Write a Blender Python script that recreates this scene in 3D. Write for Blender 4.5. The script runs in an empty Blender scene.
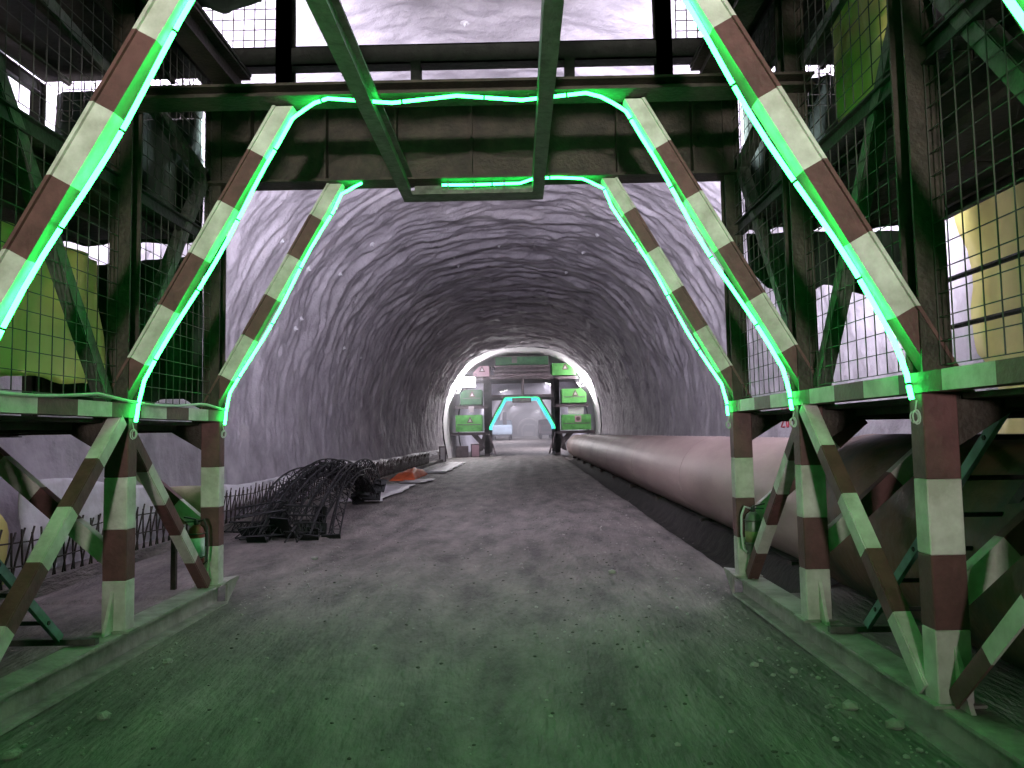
import bpy, math, random
import numpy as np
from mathutils import Vector, Matrix

random.seed(7)
RNG = np.random.RandomState(11)
S = bpy.context.scene
COL = S.collection

# ------------------------------------------------------------------ camera
cam_d = bpy.data.cameras.new('camera')
cam_d.sensor_width = 36.0
cam_d.lens = 738.03 / 1024 * 36.0
cam_d.clip_start = 0.05
cam_d.clip_end = 600
cam = bpy.data.objects.new('camera', cam_d)
COL.objects.link(cam)
_M = (Matrix.Rotation(0.0073, 4, 'Z') @ Matrix.Rotation(0.0675, 4, 'X') @ Matrix.Rotation(math.pi / 2, 4, 'X')
      @ Matrix.Rotation(-0.0183, 4, 'Z'))
_M.translation = Vector((0.414, 0, 1.626))
cam.matrix_world = _M
S.camera = cam

# ------------------------------------------------------------------ world, exposure
w = bpy.data.worlds.new('world')
S.world = w
w.use_nodes = True
w.node_tree.nodes['Background'].inputs[0].default_value = (0.5, 0.5, 0.56, 1)
w.node_tree.nodes['Background'].inputs[1].default_value = 0.02
S.view_settings.view_transform = 'Standard'
S.view_settings.look = 'None'
S.view_settings.gamma = 1
S.view_settings.use_curve_mapping = False
S.view_settings.exposure = 0.0

# lamp powers (the fixtures that carry them are built further down)
LILAC = (0.92, 0.87, 1.06)
P_FRONT = 760      # work lamps on the forward end of the gantry
P_BACK = 270       # lamp hung behind the camera
P_FLANK = 75     # work lamps at the outer corners of the forward end
P_FAR = 7000       # floodlight by the far gantry
LED_GREEN = (0.020, 1.0, 0.11)
LED_TEAL = (0.12, 0.85, 1.0)
LED_STRENGTH = 32.0

# ------------------------------------------------------------------ helpers
def tag(o, label=None, cat=None, group=None, kind=None):
    if label: o['label'] = label
    if cat: o['category'] = cat
    if group: o['group'] = group
    if kind: o['kind'] = kind
    return o

def empty(name, loc=(0, 0, 0), label=None, cat=None, group=None):
    o = bpy.data.objects.new(name, None)
    o.location = loc
    o.empty_display_size = 0.2
    COL.objects.link(o)
    return tag(o, label, cat, group)

def wloc(o):
    v = Vector((0, 0, 0))
    while o is not None:
        v += o.location
        o = o.parent
    return v

def V(*a): return Vector(a)

class MB:
    def __init__(s): s.v = []; s.f = []; s.m = []
    def quad8(s, p, m=0):
        b = len(s.v); s.v += [tuple(q) for q in p]
        for f in ((0, 3, 2, 1), (4, 5, 6, 7), (0, 1, 5, 4), (1, 2, 6, 5), (2, 3, 7, 6), (3, 0, 4, 7)):
            s.f.append(tuple(b + i for i in f)); s.m.append(m)
        return s
    def box(s, x0, x1, y0, y1, z0, z1, m=0):
        return s.quad8([(x0, y0, z0), (x1, y0, z0), (x1, y1, z0), (x0, y1, z0), (x0, y0, z1), (x1, y0, z1), (x1, y1, z1), (x0, y1, z1)], m)
    def bar(s, p, q, a, b, side=(1, 0, 0), m=0):
        """box from p to q; a = size along 'side', b = size across"""
        p, q = Vector(p), Vector(q); d = (q - p).normalized(); u = Vector(side)
        u = (u - d * u.dot(d)).normalized(); n = d.cross(u)
        u *= a / 2; n *= b / 2
        return s.quad8([p - u - n, p + u - n, p + u + n, p - u + n, q - u - n, q + u - n, q + u + n, q - u + n], m)
    def prism(s, poly, off, m=0):
        n = len(poly); b = len(s.v); off = Vector(off)
        s.v += [tuple(Vector(p)) for p in poly] + [tuple(Vector(p) + off) for p in poly]
        s.f.append(tuple(b + i for i in range(n))[::-1]); s.m.append(m)
        s.f.append(tuple(b + n + i for i in range(n))); s.m.append(m)
        for i in range(n):
            j = (i + 1) % n
            s.f.append((b + i, b + j, b + n + j, b + n + i)); s.m.append(m)
        return s
    def tube(s, path, r, n=6, m=0, closed=False, caps=True):
        P = [Vector(p) for p in path]; N = len(P); b = len(s.v); u = None
        for i in range(N):
            if closed: d = P[(i + 1) % N] - P[i - 1]
            else: d = P[min(i + 1, N - 1)] - P[max(i - 1, 0)]
            if d.length < 1e-9: d = V(0, 0, 1)
            d.normalize()
            if u is None:
                u = d.cross(V(0, 0, 1)) if abs(d.z) < .9 else d.cross(V(1, 0, 0))
            u = (u - d * u.dot(d))
            if u.length < 1e-6: u = d.orthogonal()
            u.normalize(); k = d.cross(u)
            rr = r[i] if isinstance(r, (list, tuple)) else r
            for j in range(n):
                a = 2 * math.pi * j / n
                s.v.append(tuple(P[i] + (u * math.cos(a) + k * math.sin(a)) * rr))
        for i in range(N if closed else N - 1):
            for j in range(n):
                a = b + i * n + j; c = b + i * n + (j + 1) % n; i2 = (i + 1) % N
                s.f.append((a, c, b + i2 * n + (j + 1) % n, b + i2 * n + j)); s.m.append(m)
        if caps and not closed:
            s.f.append(tuple(b + j for j in range(n))[::-1]); s.m.append(m)
            s.f.append(tuple(b + (N - 1) * n + j for j in range(n))); s.m.append(m)
        return s
    def ibeam(s, p, q, h, wdt, t=0.02, up=(0, 0, 1), m=0):
        """I section from p to q (centre of the section): height h along up, flange width wdt"""
        p, q, up = Vector(p), Vector(q), Vector(up); d = (q - p).normalized(); sd = d.cross(up).normalized()
        for k in (-1, 1):
            o = up * k * (h / 2 - t / 2)
            s.bar(p + o, q + o, wdt, t, sd, m)
        s.bar(p, q, t * .8, h - 2 * t, sd, m)
        return s
    def lathe(s, c, prof, n=14, axis='Z', m=0):
        b = len(s.v); c = Vector(c)
        for (r, h) in prof:
            for j in range(n):
                a = 2 * math.pi * j / n; x, y = r * math.cos(a), r * math.sin(a)
                s.v.append(tuple(c + (V(x, y, h) if axis == 'Z' else V(x, h, y) if axis == 'Y' else V(h, x, y))))
        for i in range(len(prof) - 1):
            for j in range(n):
                s.f.append((b + i * n + j, b + i * n + (j + 1) % n, b + (i + 1) * n + (j + 1) % n, b + (i + 1) * n + j)); s.m.append(m)
        s.f.append(tuple(b + j for j in range(n))[::-1]); s.m.append(m)
        k = len(prof) - 1
        s.f.append(tuple(b + k * n + j for j in range(n))); s.m.append(m)
        return s
    def build(s, name, mats, parent=None, smooth=False, bevel=0):
        if not isinstance(mats, (list, tuple)): mats = [mats]
        o0 = wloc(parent) if parent else V(0, 0, 0)
        me = bpy.data.meshes.new(name)
        me.from_pydata([(x - o0.x, y - o0.y, z - o0.z) for x, y, z in s.v], [], s.f)
        for mt in mats: me.materials.append(mt)
        if len(mats) > 1: me.polygons.foreach_set('material_index', s.m)
        if smooth: me.polygons.foreach_set('use_smooth', [True] * len(me.polygons))
        me.update()
        o = bpy.data.objects.new(name, me); COL.objects.link(o)
        if parent: o.parent = parent
        if bevel:
            md = o.modifiers.new('bevel', 'BEVEL'); md.width = bevel; md.segments = 1
        return o

def grid_obj(name, pts, mat, parent=None, smooth=True, thick=0):
    """pts: array (n, m, 3) -> sheet mesh"""
    n, m = pts.shape[:2]
    o0 = wloc(parent) if parent else V(0, 0, 0)
    P = pts.reshape(-1, 3) - np.array(o0)
    i, j = np.meshgrid(np.arange(n - 1), np.arange(m - 1), indexing='ij')
    a = (i * m + j).ravel()
    F = np.stack([a, a + 1, a + m + 1, a + m], 1)
    me = bpy.data.meshes.new(name)
    me.vertices.add(len(P)); me.vertices.foreach_set('co', P.astype(np.float32).ravel())
    me.loops.add(F.size); me.loops.foreach_set('vertex_index', F.astype(np.int32).ravel())
    me.polygons.add(len(F)); me.polygons.foreach_set('loop_start', np.arange(0, F.size, 4, dtype=np.int32))
    me.polygons.foreach_set('loop_total', np.full(len(F), 4, dtype=np.int32))
    me.update(); me.validate()
    if smooth: me.polygons.foreach_set('use_smooth', [True] * len(me.polygons))
    me.materials.append(mat)
    o = bpy.data.objects.new(name, me); COL.objects.link(o)
    if parent: o.parent = parent
    if thick:
        md = o.modifiers.new('thick', 'SOLIDIFY'); md.thickness = thick; md.offset = 0
    return o

_LAT = {}
def vnoise(x, y, seed=0):
    if seed not in _LAT: _LAT[seed] = np.random.RandomState(seed + 100).rand(256, 256)
    L = _LAT[seed]
    x = np.asarray(x, float); y = np.asarray(y, float)
    xi = np.floor(x).astype(int); yi = np.floor(y).astype(int)
    fx = x - xi; fy = y - yi; fx = fx * fx * (3 - 2 * fx); fy = fy * fy * (3 - 2 * fy)
    g = lambda a, b: L[a % 256, b % 256]
    return (g(xi, yi) * (1 - fx) + g(xi + 1, yi) * fx) * (1 - fy) + (g(xi, yi + 1) * (1 - fx) + g(xi + 1, yi + 1) * fx) * fy

# ------------------------------------------------------------------ materials
def mat(name, c1, c2=None, rough=.7, metal=0, scale=8, bump=0, bscale=None, stretch=(1, 1, 1), c3=None, spec=.4, detail=5):
    m = bpy.data.materials.new(name); m.use_nodes = True
    nt = m.node_tree; N = nt.nodes; L = nt.links; b = N['Principled BSDF']
    b.inputs['Roughness'].default_value = rough; b.inputs['Metallic'].default_value = metal
    b.inputs['Specular IOR Level'].default_value = spec
    b.inputs['Base Color'].default_value = (*c1, 1)
    if c2 or bump:
        tc = N.new('ShaderNodeTexCoord'); mp = N.new('ShaderNodeMapping'); mp.inputs['Scale'].default_value = stretch
        L.new(tc.outputs['Object'], mp.inputs[0])
    if c2:
        n = N.new('ShaderNodeTexNoise'); n.inputs['Scale'].default_value = scale; n.inputs['Detail'].default_value = detail
        n.inputs['Roughness'].default_value = .62
        L.new(mp.outputs[0], n.inputs['Vector'])
        r = N.new('ShaderNodeValToRGB'); L.new(n.outputs['Fac'], r.inputs[0])
        e = r.color_ramp.elements
        e[0].position = .36; e[0].color = (*c2, 1); e[1].position = .6; e[1].color = (*c1, 1)
        if c3:
            k = e.new(.72); k.color = (*c3, 1)
        L.new(r.outputs[0], b.inputs['Base Color'])
    if bump:
        n2 = N.new('ShaderNodeTexNoise'); n2.inputs['Scale'].default_value = bscale or scale * 3; n2.inputs['Detail'].default_value = 6
        L.new(mp.outputs[0], n2.inputs['Vector'])
        bp = N.new('ShaderNodeBump'); bp.inputs['Strength'].default_value = bump; bp.inputs['Distance'].default_value = .05
        L.new(n2.outputs['Fac'], bp.inputs['Height']); L.new(bp.outputs[0], b.inputs['Normal'])
    return m

def emat(name, color, strength):
    m = bpy.data.materials.new(name); m.use_nodes = True
    nt = m.node_tree; nt.nodes.clear()
    e = nt.nodes.new('ShaderNodeEmission'); o = nt.nodes.new('ShaderNodeOutputMaterial')
    e.inputs[0].default_value = (*color, 1); e.inputs[1].default_value = strength
    nt.links.new(e.outputs[0], o.inputs[0])
    return m

M = {}
M['shotcrete'] = mat('shotcrete', (.40, .37, .40), (.27, .25, .27), .78, scale=1.3, bump=.9, bscale=6, c3=(.47, .43, .45), detail=9)
M['liner'] = mat('liner', (.62, .60, .62), (.5, .48, .5), .6, scale=.7, bump=.1, bscale=3)
M['lining'] = mat('lining', (.42, .41, .46), (.34, .33, .38), .75, scale=.5, bump=.1)
M['membrane'] = mat('membrane', (.60, .55, .17), (.48, .44, .13), .5, scale=1.5, bump=.12, bscale=4)
M['white_membrane'] = mat('white_membrane', (.62, .60, .63), (.45, .43, .45), .6, scale=3, bump=.3, bscale=9)
M['dirt'] = mat('dirt', (.185, .163, .152), (.078, .070, .067), .7, scale=2.6, bump=1.0, bscale=22, c3=(.24, .212, .20), spec=.3, detail=12, stretch=(1, .28, 1))
M['stone'] = mat('stone', (.34, .32, .30), (.22, .205, .19), .85, scale=9, bump=.4)
M['red'] = mat('red_paint', (.125, .052, .052), (.08, .034, .034), .5, scale=7, bump=.1, bscale=30)
M['white'] = mat('white_paint', (.54, .51, .48), (.36, .335, .30), .5, scale=5, bump=.1, bscale=30, c3=(.62, .60, .56))
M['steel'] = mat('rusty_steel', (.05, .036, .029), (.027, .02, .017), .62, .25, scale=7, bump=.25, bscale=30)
M['dark_steel'] = mat('dark_steel', (.032, .031, .029), (.018, .017, .016), .6, .3, scale=7, bump=.2)
M['rail_steel'] = mat('rail_steel', (.11, .107, .098), (.06, .057, .05), .55, .3, scale=9, bump=.2)
M['base_steel'] = mat('base_steel', (.36, .345, .31), (.20, .19, .17), .6, .15, scale=4, bump=.3)
M['teal_steel'] = mat('teal_steel', (.14, .24, .23), (.09, .15, .145), .5, .1, scale=8)
M['wire'] = mat('galvanised_wire', (.06, .055, .05), rough=.6, metal=.3)
M['plate'] = mat('deck_plate', (.045, .038, .032), (.028, .024, .02), .7, .2, scale=4, bump=.2)
M['tarp'] = mat('dark_green_tarp', (.022, .038, .026), (.014, .022, .016), .7, scale=3, bump=.3)
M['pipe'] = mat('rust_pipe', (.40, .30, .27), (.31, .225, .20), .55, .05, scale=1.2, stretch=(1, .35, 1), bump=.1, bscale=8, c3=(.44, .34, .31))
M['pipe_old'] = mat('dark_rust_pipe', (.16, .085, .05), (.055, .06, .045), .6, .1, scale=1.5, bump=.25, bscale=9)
M['rebar'] = mat('rebar', (.06, .045, .038), (.035, .028, .025), .7, .3, scale=20)
M['girder'] = mat('black_girder', (.022, .022, .024), (.012, .012, .013), .55, .3, scale=10)
M['orange'] = mat('orange_tarp', (.75, .16, .06), (.6, .11, .04), .6, scale=4, bump=.3)
M['ext_red'] = mat('extinguisher_red', (.16, .03, .025), rough=.35)
M['ext_label'] = mat('extinguisher_label', (.45, .55, .52), (.3, .4, .38), .5, scale=12)
M['ext_grey'] = mat('extinguisher_grey', (.15, .16, .14), (.09, .10, .09), .4, .3, scale=8)
M['rubber'] = mat('black_rubber', (.02, .02, .02), rough=.6)
M['olive'] = mat('olive_roll', (.2, .19, .09), (.13, .125, .06), .7, scale=4, bump=.2)
M['cable'] = mat('pale_cable', (.42, .45, .42), rough=.5)
M['led'] = emat('green_led', LED_GREEN, LED_STRENGTH)
M['led_teal'] = emat('teal_led', LED_TEAL, 2.2)
M['led_far'] = emat('far_green_led', (.06, 1.0, .40), 2.2)
M['lens'] = emat('lamp_lens', (1, .95, 1), 12)
M['lens_far'] = emat('flood_lens', (1, .96, 1), 30)
M['lamp'] = mat('lamp_housing', (.05, .05, .055), rough=.4, metal=.6)
M['green_net'] = mat('green_net', (.14, .50, .12), (.08, .34, .07), .6, scale=2, bump=.2)
M['green_dark'] = mat('dark_green_net', (.05, .16, .07), (.03, .10, .05), .6, scale=2, bump=.2)
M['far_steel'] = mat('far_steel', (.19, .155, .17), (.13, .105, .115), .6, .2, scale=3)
M['board'] = mat('white_board', (.72, .68, .70), rough=.5)
M['pink'] = mat('sign_pink', (.55, .35, .42), rough=.5)
M['sign_dark'] = mat('sign_dark', (.12, .05, .06), rough=.5)
M['truck'] = mat('blue_grey_paint', (.32, .40, .48), (.24, .30, .36), .5, scale=1)
M['truck_dark'] = mat('truck_dark', (.08, .08, .09), rough=.6)
M['spray_red'] = mat('red_spray_paint', (.35, .06, .08), rough=.8)

# ------------------------------------------------------------------ tunnel shape
def XC(y): return .0153 * np.maximum(0, np.asarray(y, float) - 7)
def ZC(y):
    t = np.clip((np.asarray(y, float) - 62) / 45, 0, 1)
    return .95 * t * t * (3 - 2 * t)

def profile(n, a=5.65, b=5.68, z0=2.2, e=2.35, foot=5.25, zf=-.35):
    th = np.linspace(math.pi, 0, 600)
    c, s = np.cos(th), np.sin(th)
    x = a * np.sign(c) * np.abs(c) ** (2 / e); z = z0 + b * np.abs(s) ** (2 / e)
    zl = np.linspace(zf, z0, 60)[:-1]; k = (zl - zf) / (z0 - zf)
    xl = foot + (a - foot) * np.sin(k * math.pi / 2)
    x = np.concatenate([-xl, x, xl[::-1]]); z = np.concatenate([zl, z, zl[::-1]])
    s_ = np.concatenate([[0], np.cumsum(np.hypot(np.diff(x), np.diff(z)))])
    q = np.linspace(0, s_[-1], n)
    X, Z = np.interp(q, s_, x), np.interp(q, s_, z)
    tx, tz = np.gradient(X), np.gradient(Z); l = np.hypot(tx, tz)
    return X, Z, tz / l, -tx / l, q          # inward normal

def wall_disp(y, s):
    """relief of the sprayed concrete: ridges that run round the ring"""
    w1 = vnoise(s / 1.7, y / 2.2, 1) - .5; w2 = vnoise(s / .6, y / .9, 2) - .5
    yy = y + .9 * w1 + .22 * w2
    r1 = 1 - np.abs(2 * vnoise(yy / .62, s / 3.2, 3) - 1)
    r2 = 1 - np.abs(2 * vnoise(yy / .30, s / 1.5, 4) - 1)
    r3 = 1 - np.abs(2 * vnoise(yy / .19, s / .8, 9) - 1)
    big = vnoise(y / 2.3, s / 3.0, 5) - .5
    fine = vnoise(y / .16, s / .35, 6) - .5
    amp = np.clip((y - 8) / 13, .16, 1)
    up = np.clip((s - 1.0) / 4.0, .35, 1) * np.clip((TUN_L - 1.0 - s) / 4.0, .35, 1)
    return amp * up * ((.17 * r1 ** 1.5 + .10 * r2) * np.clip(.35 + 1.1 * vnoise(y / 1.5, s / 1.1, 12), 0, 1) + .11 * r3 ** 2 * vnoise(y / .7, s / .9, 13)) + .12 * big + .05 * fine
TUN_L = profile(50)[4][-1]

def tunnel_section(ys, nseg, mat_, disp=None, shrink=0, tagname=None):
    X, Z, NX, NZ, q = profile(nseg)
    Y, Q = np.meshgrid(ys, q, indexing='ij')
    d = disp(Y, Q) if disp is not None else np.zeros_like(Y)
    d = d + shrink
    PX = X[None] + NX[None] * d + XC(Y); PZ = Z[None] + NZ[None] * d + ZC(Y)
    pts = np.stack([PX, Y, PZ], -1)
    c1, c2 = int(nseg * .36), int(nseg * .64)
    out = []
    for nm, a, b in (('wall_left', 0, c1 + 1), ('ceiling', c1, c2 + 1), ('wall_right', c2, nseg)):
        o = grid_obj(nm, pts[:, a:b], mat_)
        o['kind'] = 'structure'; out.append(o)
    return out

ys = np.concatenate([np.arange(-9, 6, .3), np.arange(6, 28, .06), np.arange(28, 51.8, .1)])
SHOT = tunnel_section(ys, 300, M['shotcrete'], wall_disp)
tunnel_section(np.arange(51.5, 62.5, .5), 90, M['liner'], lambda y, s: .08 * vnoise(y / 1.1, s / 1.0, 8) + .02, shrink=.1)
tunnel_section(np.arange(62, 236, 3.0), 60, M['lining'], None, shrink=.25)
# closed ends of what can be seen: the working face far ahead, and the shutter behind the camera
X, Z, _, _, _ = profile(60)
mb = MB(); mb.prism([(x + float(XC(234)), 234, z + float(ZC(234))) for x, z in zip(X, Z)], (0, .5, 0))
tag(mb.build('wall_far', M['lining']), kind='structure')
mb = MB(); mb.prism([(x, -9, z) for x, z in zip(X, Z)], (0, .3, 0))
tag(mb.build('wall_back', M['shotcrete']), kind='structure')

# floor
fx = np.concatenate([np.arange(-5.6, -3, .15), np.arange(-3, 3.01, .06), np.arange(3.1, 5.7, .15)])
fy = np.concatenate([np.arange(-9, 2, .4), np.arange(2, 14, .06), np.arange(14, 30, .14), np.arange(30, 64, .4), np.arange(64, 236, 4)])
FY, FX = np.meshgrid(fy, fx, indexing='ij')
def floor_z(x, y):
    x = np.asarray(x, float); y = np.asarray(y, float)
    z = .05 * (vnoise(x / 1.1, y / 1.6, 20) - .5) + .022 * (vnoise(x / .3, y / .42, 21) - .5) + .012 * (vnoise(x / .1, y / .13, 22) - .5)
    z += .075 * (vnoise(x / .38 + .2 * vnoise(x, y / 4, 25), y / 7.0, 23) - .5) * (np.abs(x) < 2.4)      # wheel tracks
    z -= .34 * np.exp(-((x - 3.2) / .3) ** 4) * np.clip((y - 7.5) / .5, 0, 1)                                            # gutter beside the pipe
    z += .05 * np.clip((np.abs(x + 3.6) < .8), 0, 1) * (y > 7.7) * .5
    return z * np.clip(1.4 - y / 60, .2, 1)
FZ = floor_z(FX, FY) - .015
FLOOR = grid_obj('floor', np.stack([FX + XC(FY), FY, FZ + ZC(FY)], -1), M['dirt'])
FLOOR['kind'] = 'structure'

# dark strip added along the gutter: shade beside the pipe put into colour
M['mud'] = mat('gutter_shade', (.035, .03, .027), (.018, .016, .015), .95, scale=4, bump=.5, bscale=14)
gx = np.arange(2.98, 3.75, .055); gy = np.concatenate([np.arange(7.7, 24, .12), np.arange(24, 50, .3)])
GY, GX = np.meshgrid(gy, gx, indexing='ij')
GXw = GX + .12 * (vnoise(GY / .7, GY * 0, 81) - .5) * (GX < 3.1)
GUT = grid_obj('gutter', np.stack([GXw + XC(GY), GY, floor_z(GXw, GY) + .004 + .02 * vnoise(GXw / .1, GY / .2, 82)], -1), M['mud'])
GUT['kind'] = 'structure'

# ------------------------------------------------------------------ yellow membrane over the walls around the gantry
def membrane(side, lab):
    X, Z, NX, NZ, q = profile(220)
    n = 90
    U = np.linspace(0, 1, n)
    wob = 1.0 * (vnoise(q / 1.0, q * 0 + 3, 30) - .5) + .4 * (vnoise(q / .35, q * 0 + 7, 31) - .5)
    edge = (np.interp(Z, [0, 1.7, 2.2, 4.5], [7.9, 7.9, 7.7, 7.6]) if side < 0 else np.interp(Z, [0, 1.7, 2.4, 4.5], [7.4, 7.5, 7.9, 7.8])) + wob * .6
    Y = -8 + (edge[None] + 8) * U[:, None]
    Q = np.broadcast_to(q[None], Y.shape)
    fold = .16 * np.abs(vnoise(Y / .9 + .5 * vnoise(Q / 2, Y / 2, 34), Q / 3.5, 32) - .5) * 2 + .04 * vnoise(Y / .35, Q / 1.2, 33)
    d = .20 + fold
    sel = (Z > .05) & (Z < 4.6) & (X * side > 0)
    pts = np.stack([X[None] + NX[None] * d + XC(Y), Y, Z[None] + NZ[None] * d], -1)[:, sel]
    o = grid_obj('membrane_sheet', pts, M['membrane'], thick=.01)
    tag(o, lab, 'membrane')
membrane(-1, 'yellow waterproofing membrane hung over the left rock wall behind the gantry mesh')
membrane(1, 'yellow waterproofing membrane hung over the right rock wall behind the gantry mesh')

# ------------------------------------------------------------------ gantry
RW = [None]
def striped_box(mb, x0, x1, y0, y1, zs, first=0):
    for i in range(len(zs) - 1): mb.box(x0, x1, y0, y1, zs[i], zs[i + 1], (first + i) % 2)

def striped_bar(mb, p, q, a, b, side, step=.42, first=0):
    p, q = Vector(p), Vector(q); L_ = (q - p).length; n = max(2, round(L_ / step))
    for i in range(n): mb.bar(p.lerp(q, i / n), p.lerp(q, (i + 1) / n), a, b, side, (first + i) % 2)

WR = lambda: [M['white'], M['red']]

def strut(parent, s, Y, xc=0, zc=0, name='diagonal_strut', mats=None):
    """red and white inclined member of the portal; s = -1 left, +1 right"""
    A, B = V(2.62, 0, 1.80), V(1.278, 0, 4.18)
    d = B - A; n = 6
    mb = MB()
    sh = V(.13, 0, 0); cut = d.normalized() * .064
    for i in range(n):
        a0, a1 = A + d * (i / n), A + d * ((i + 1) / n)
        c0 = cut if i else V(0, 0, 0); c1 = cut if i < n - 1 else V(0, 0, 0)
        poly = [a0 - c0 * 0, a0 + sh + c0, a1 + sh + c1, a1]
        poly = [V(s * p.x + xc, Y + .015, p.z + zc) for p in poly]
        if s < 0: poly = poly[::-1]
        mb.prism(poly, (0, .11, 0), (i + 1) % 2)
        # raised outer flange
        f0, f1 = a0 + sh + c0, a1 + sh + c1
        poly = [f0, f0 + V(.022, 0, 0), f1 + V(.022, 0, 0), f1]
        poly = [V(s * p.x + xc, Y - .005, p.z + zc) for p in poly]
        if s < 0: poly = poly[::-1]
        mb.prism(poly, (0, .15, 0), (i + 1) % 2)
    return mb.build(name, mats or WR(), parent)

def led_path(Y, half=None, sag=True, seed=0, xc=0, zc=0, zt=4.165):
    """polyline of the rope light round one portal, left foot to right foot"""
    rs = random.Random(seed)
    pts = []
    def leg(s):
        out = []
        nn = 12
        for i in range(nn + 1):
            t = i / nn
            z = 1.90 + t * (zt - .06 - 1.90); x = 1.635 + .56 * (3.5 - z)
            k = .014 * (1 + math.sin(t * math.pi * 3 + seed)) * (0 < i < nn)
            out.append(V(s * min(x - k, 2.465), Y, z - k * .5))
        return [V(s * 2.462, Y - .04, 1.77), V(s * 2.462, Y - .02, 1.83)] + out + [V(s * 1.245, Y - .01, zt - .028), V(s * 1.18, Y - .05, zt - .008), V(s * 1.09, Y - .13, zt)]
    lf, rt = leg(-1), leg(1)
    mid = []
    x0, x1 = -.97, .97
    for i in range(9):
        t = i / 8; mid.append(V(x0 + (x1 - x0) * t, Y - .2, zt - (.045 * math.sin(t * math.pi * 2) ** 2 if sag else .012 * math.sin(t * 9))))
    if half == 'L': P = lf
    elif half == 'R': P = [V(x, Y - (.05 if x < .5 else .18), zt - .012 + .012 * abs(x)) for x in (-.30, 0, .3, .48, .62, .85)] + rt[::-1]
    else: P = lf + mid + rt[::-1]
    return [V(p.x + xc, p.y, p.z + zc) for p in P]

def rope(name, path, matl, label, group=None, r=.013, tie=True, tail=()):
    base = path[0]
    root = empty(name, base, label, 'rope light', group)
    mb = MB(); mb.tube(path, r, 6); mb.build('light_tube', matl, root, True)
    if tie:
        tot = 0; step = .62; nxt = .5; t = []
        for a, b in zip(path[:-1], path[1:]):
            L_ = (b - a).length
            while tot + L_ > nxt:
                p = a.lerp(b, (nxt - tot) / L_); dd = (b - a).normalized()
                t.append((p, dd)); nxt += step
            tot += L_
        for p, dd in t:
            mb = MB(); mb.tube([p - dd * .007, p + dd * .007], r * 1.25, 6); mb.build('cable_tie', M['rubber'], root)
    for p in tail:                                     # coiled lead below the end of the rope
        mb = MB(); c = Vector(p); s = 1 if c.x > 0 else -1
        pts = [c + V(0, 0, .04)]
        for i in range(30):
            a = i / 29 * math.pi * 5
            pts.append(c + V(-s * .012 + .020 * math.sin(a) - s * .003 * i / 29, -.005 - .012 * math.sin(a * .4), -.045 + .04 * math.cos(a) * (1 - .012 * i)))
        mb.tube(pts, .004, 5); mb.build('lead_coil', M['cable'], root, True)
    return root

def wire_panel(parent, X, y0, y1, z0, z1, step=.125, r=.0026):
    root = None
    mb = MB()
    n = int(round((y1 - y0) / step)); k = int(round((z1 - z0) / step))
    for i in range(n + 1):
        y = y0 + (y1 - y0) * i / n; mb.bar((X, y, z0), (X, y, z1), r * 2, r * 2, (1, 0, 0))
    for j in range(k + 1):
        z = z0 + (z1 - z0) * j / k; mb.bar((X + r * 2, y0, z), (X + r * 2, y1, z), r * 2, r * 2, (1, 0, 0))
    o = mb.build('mesh_panel', M['wire'], parent); o['kind'] = 'stuff'
    return o

F = [.44, 2.13, 3.82, 5.505, 7.19]
GAN = empty('steel_gantry', (0, 3.5, 0), 'large dark steel gantry with red and white striped legs spanning the roadway in the foreground', 'gantry')
YB0, YB1 = -.9, 7.62

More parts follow.
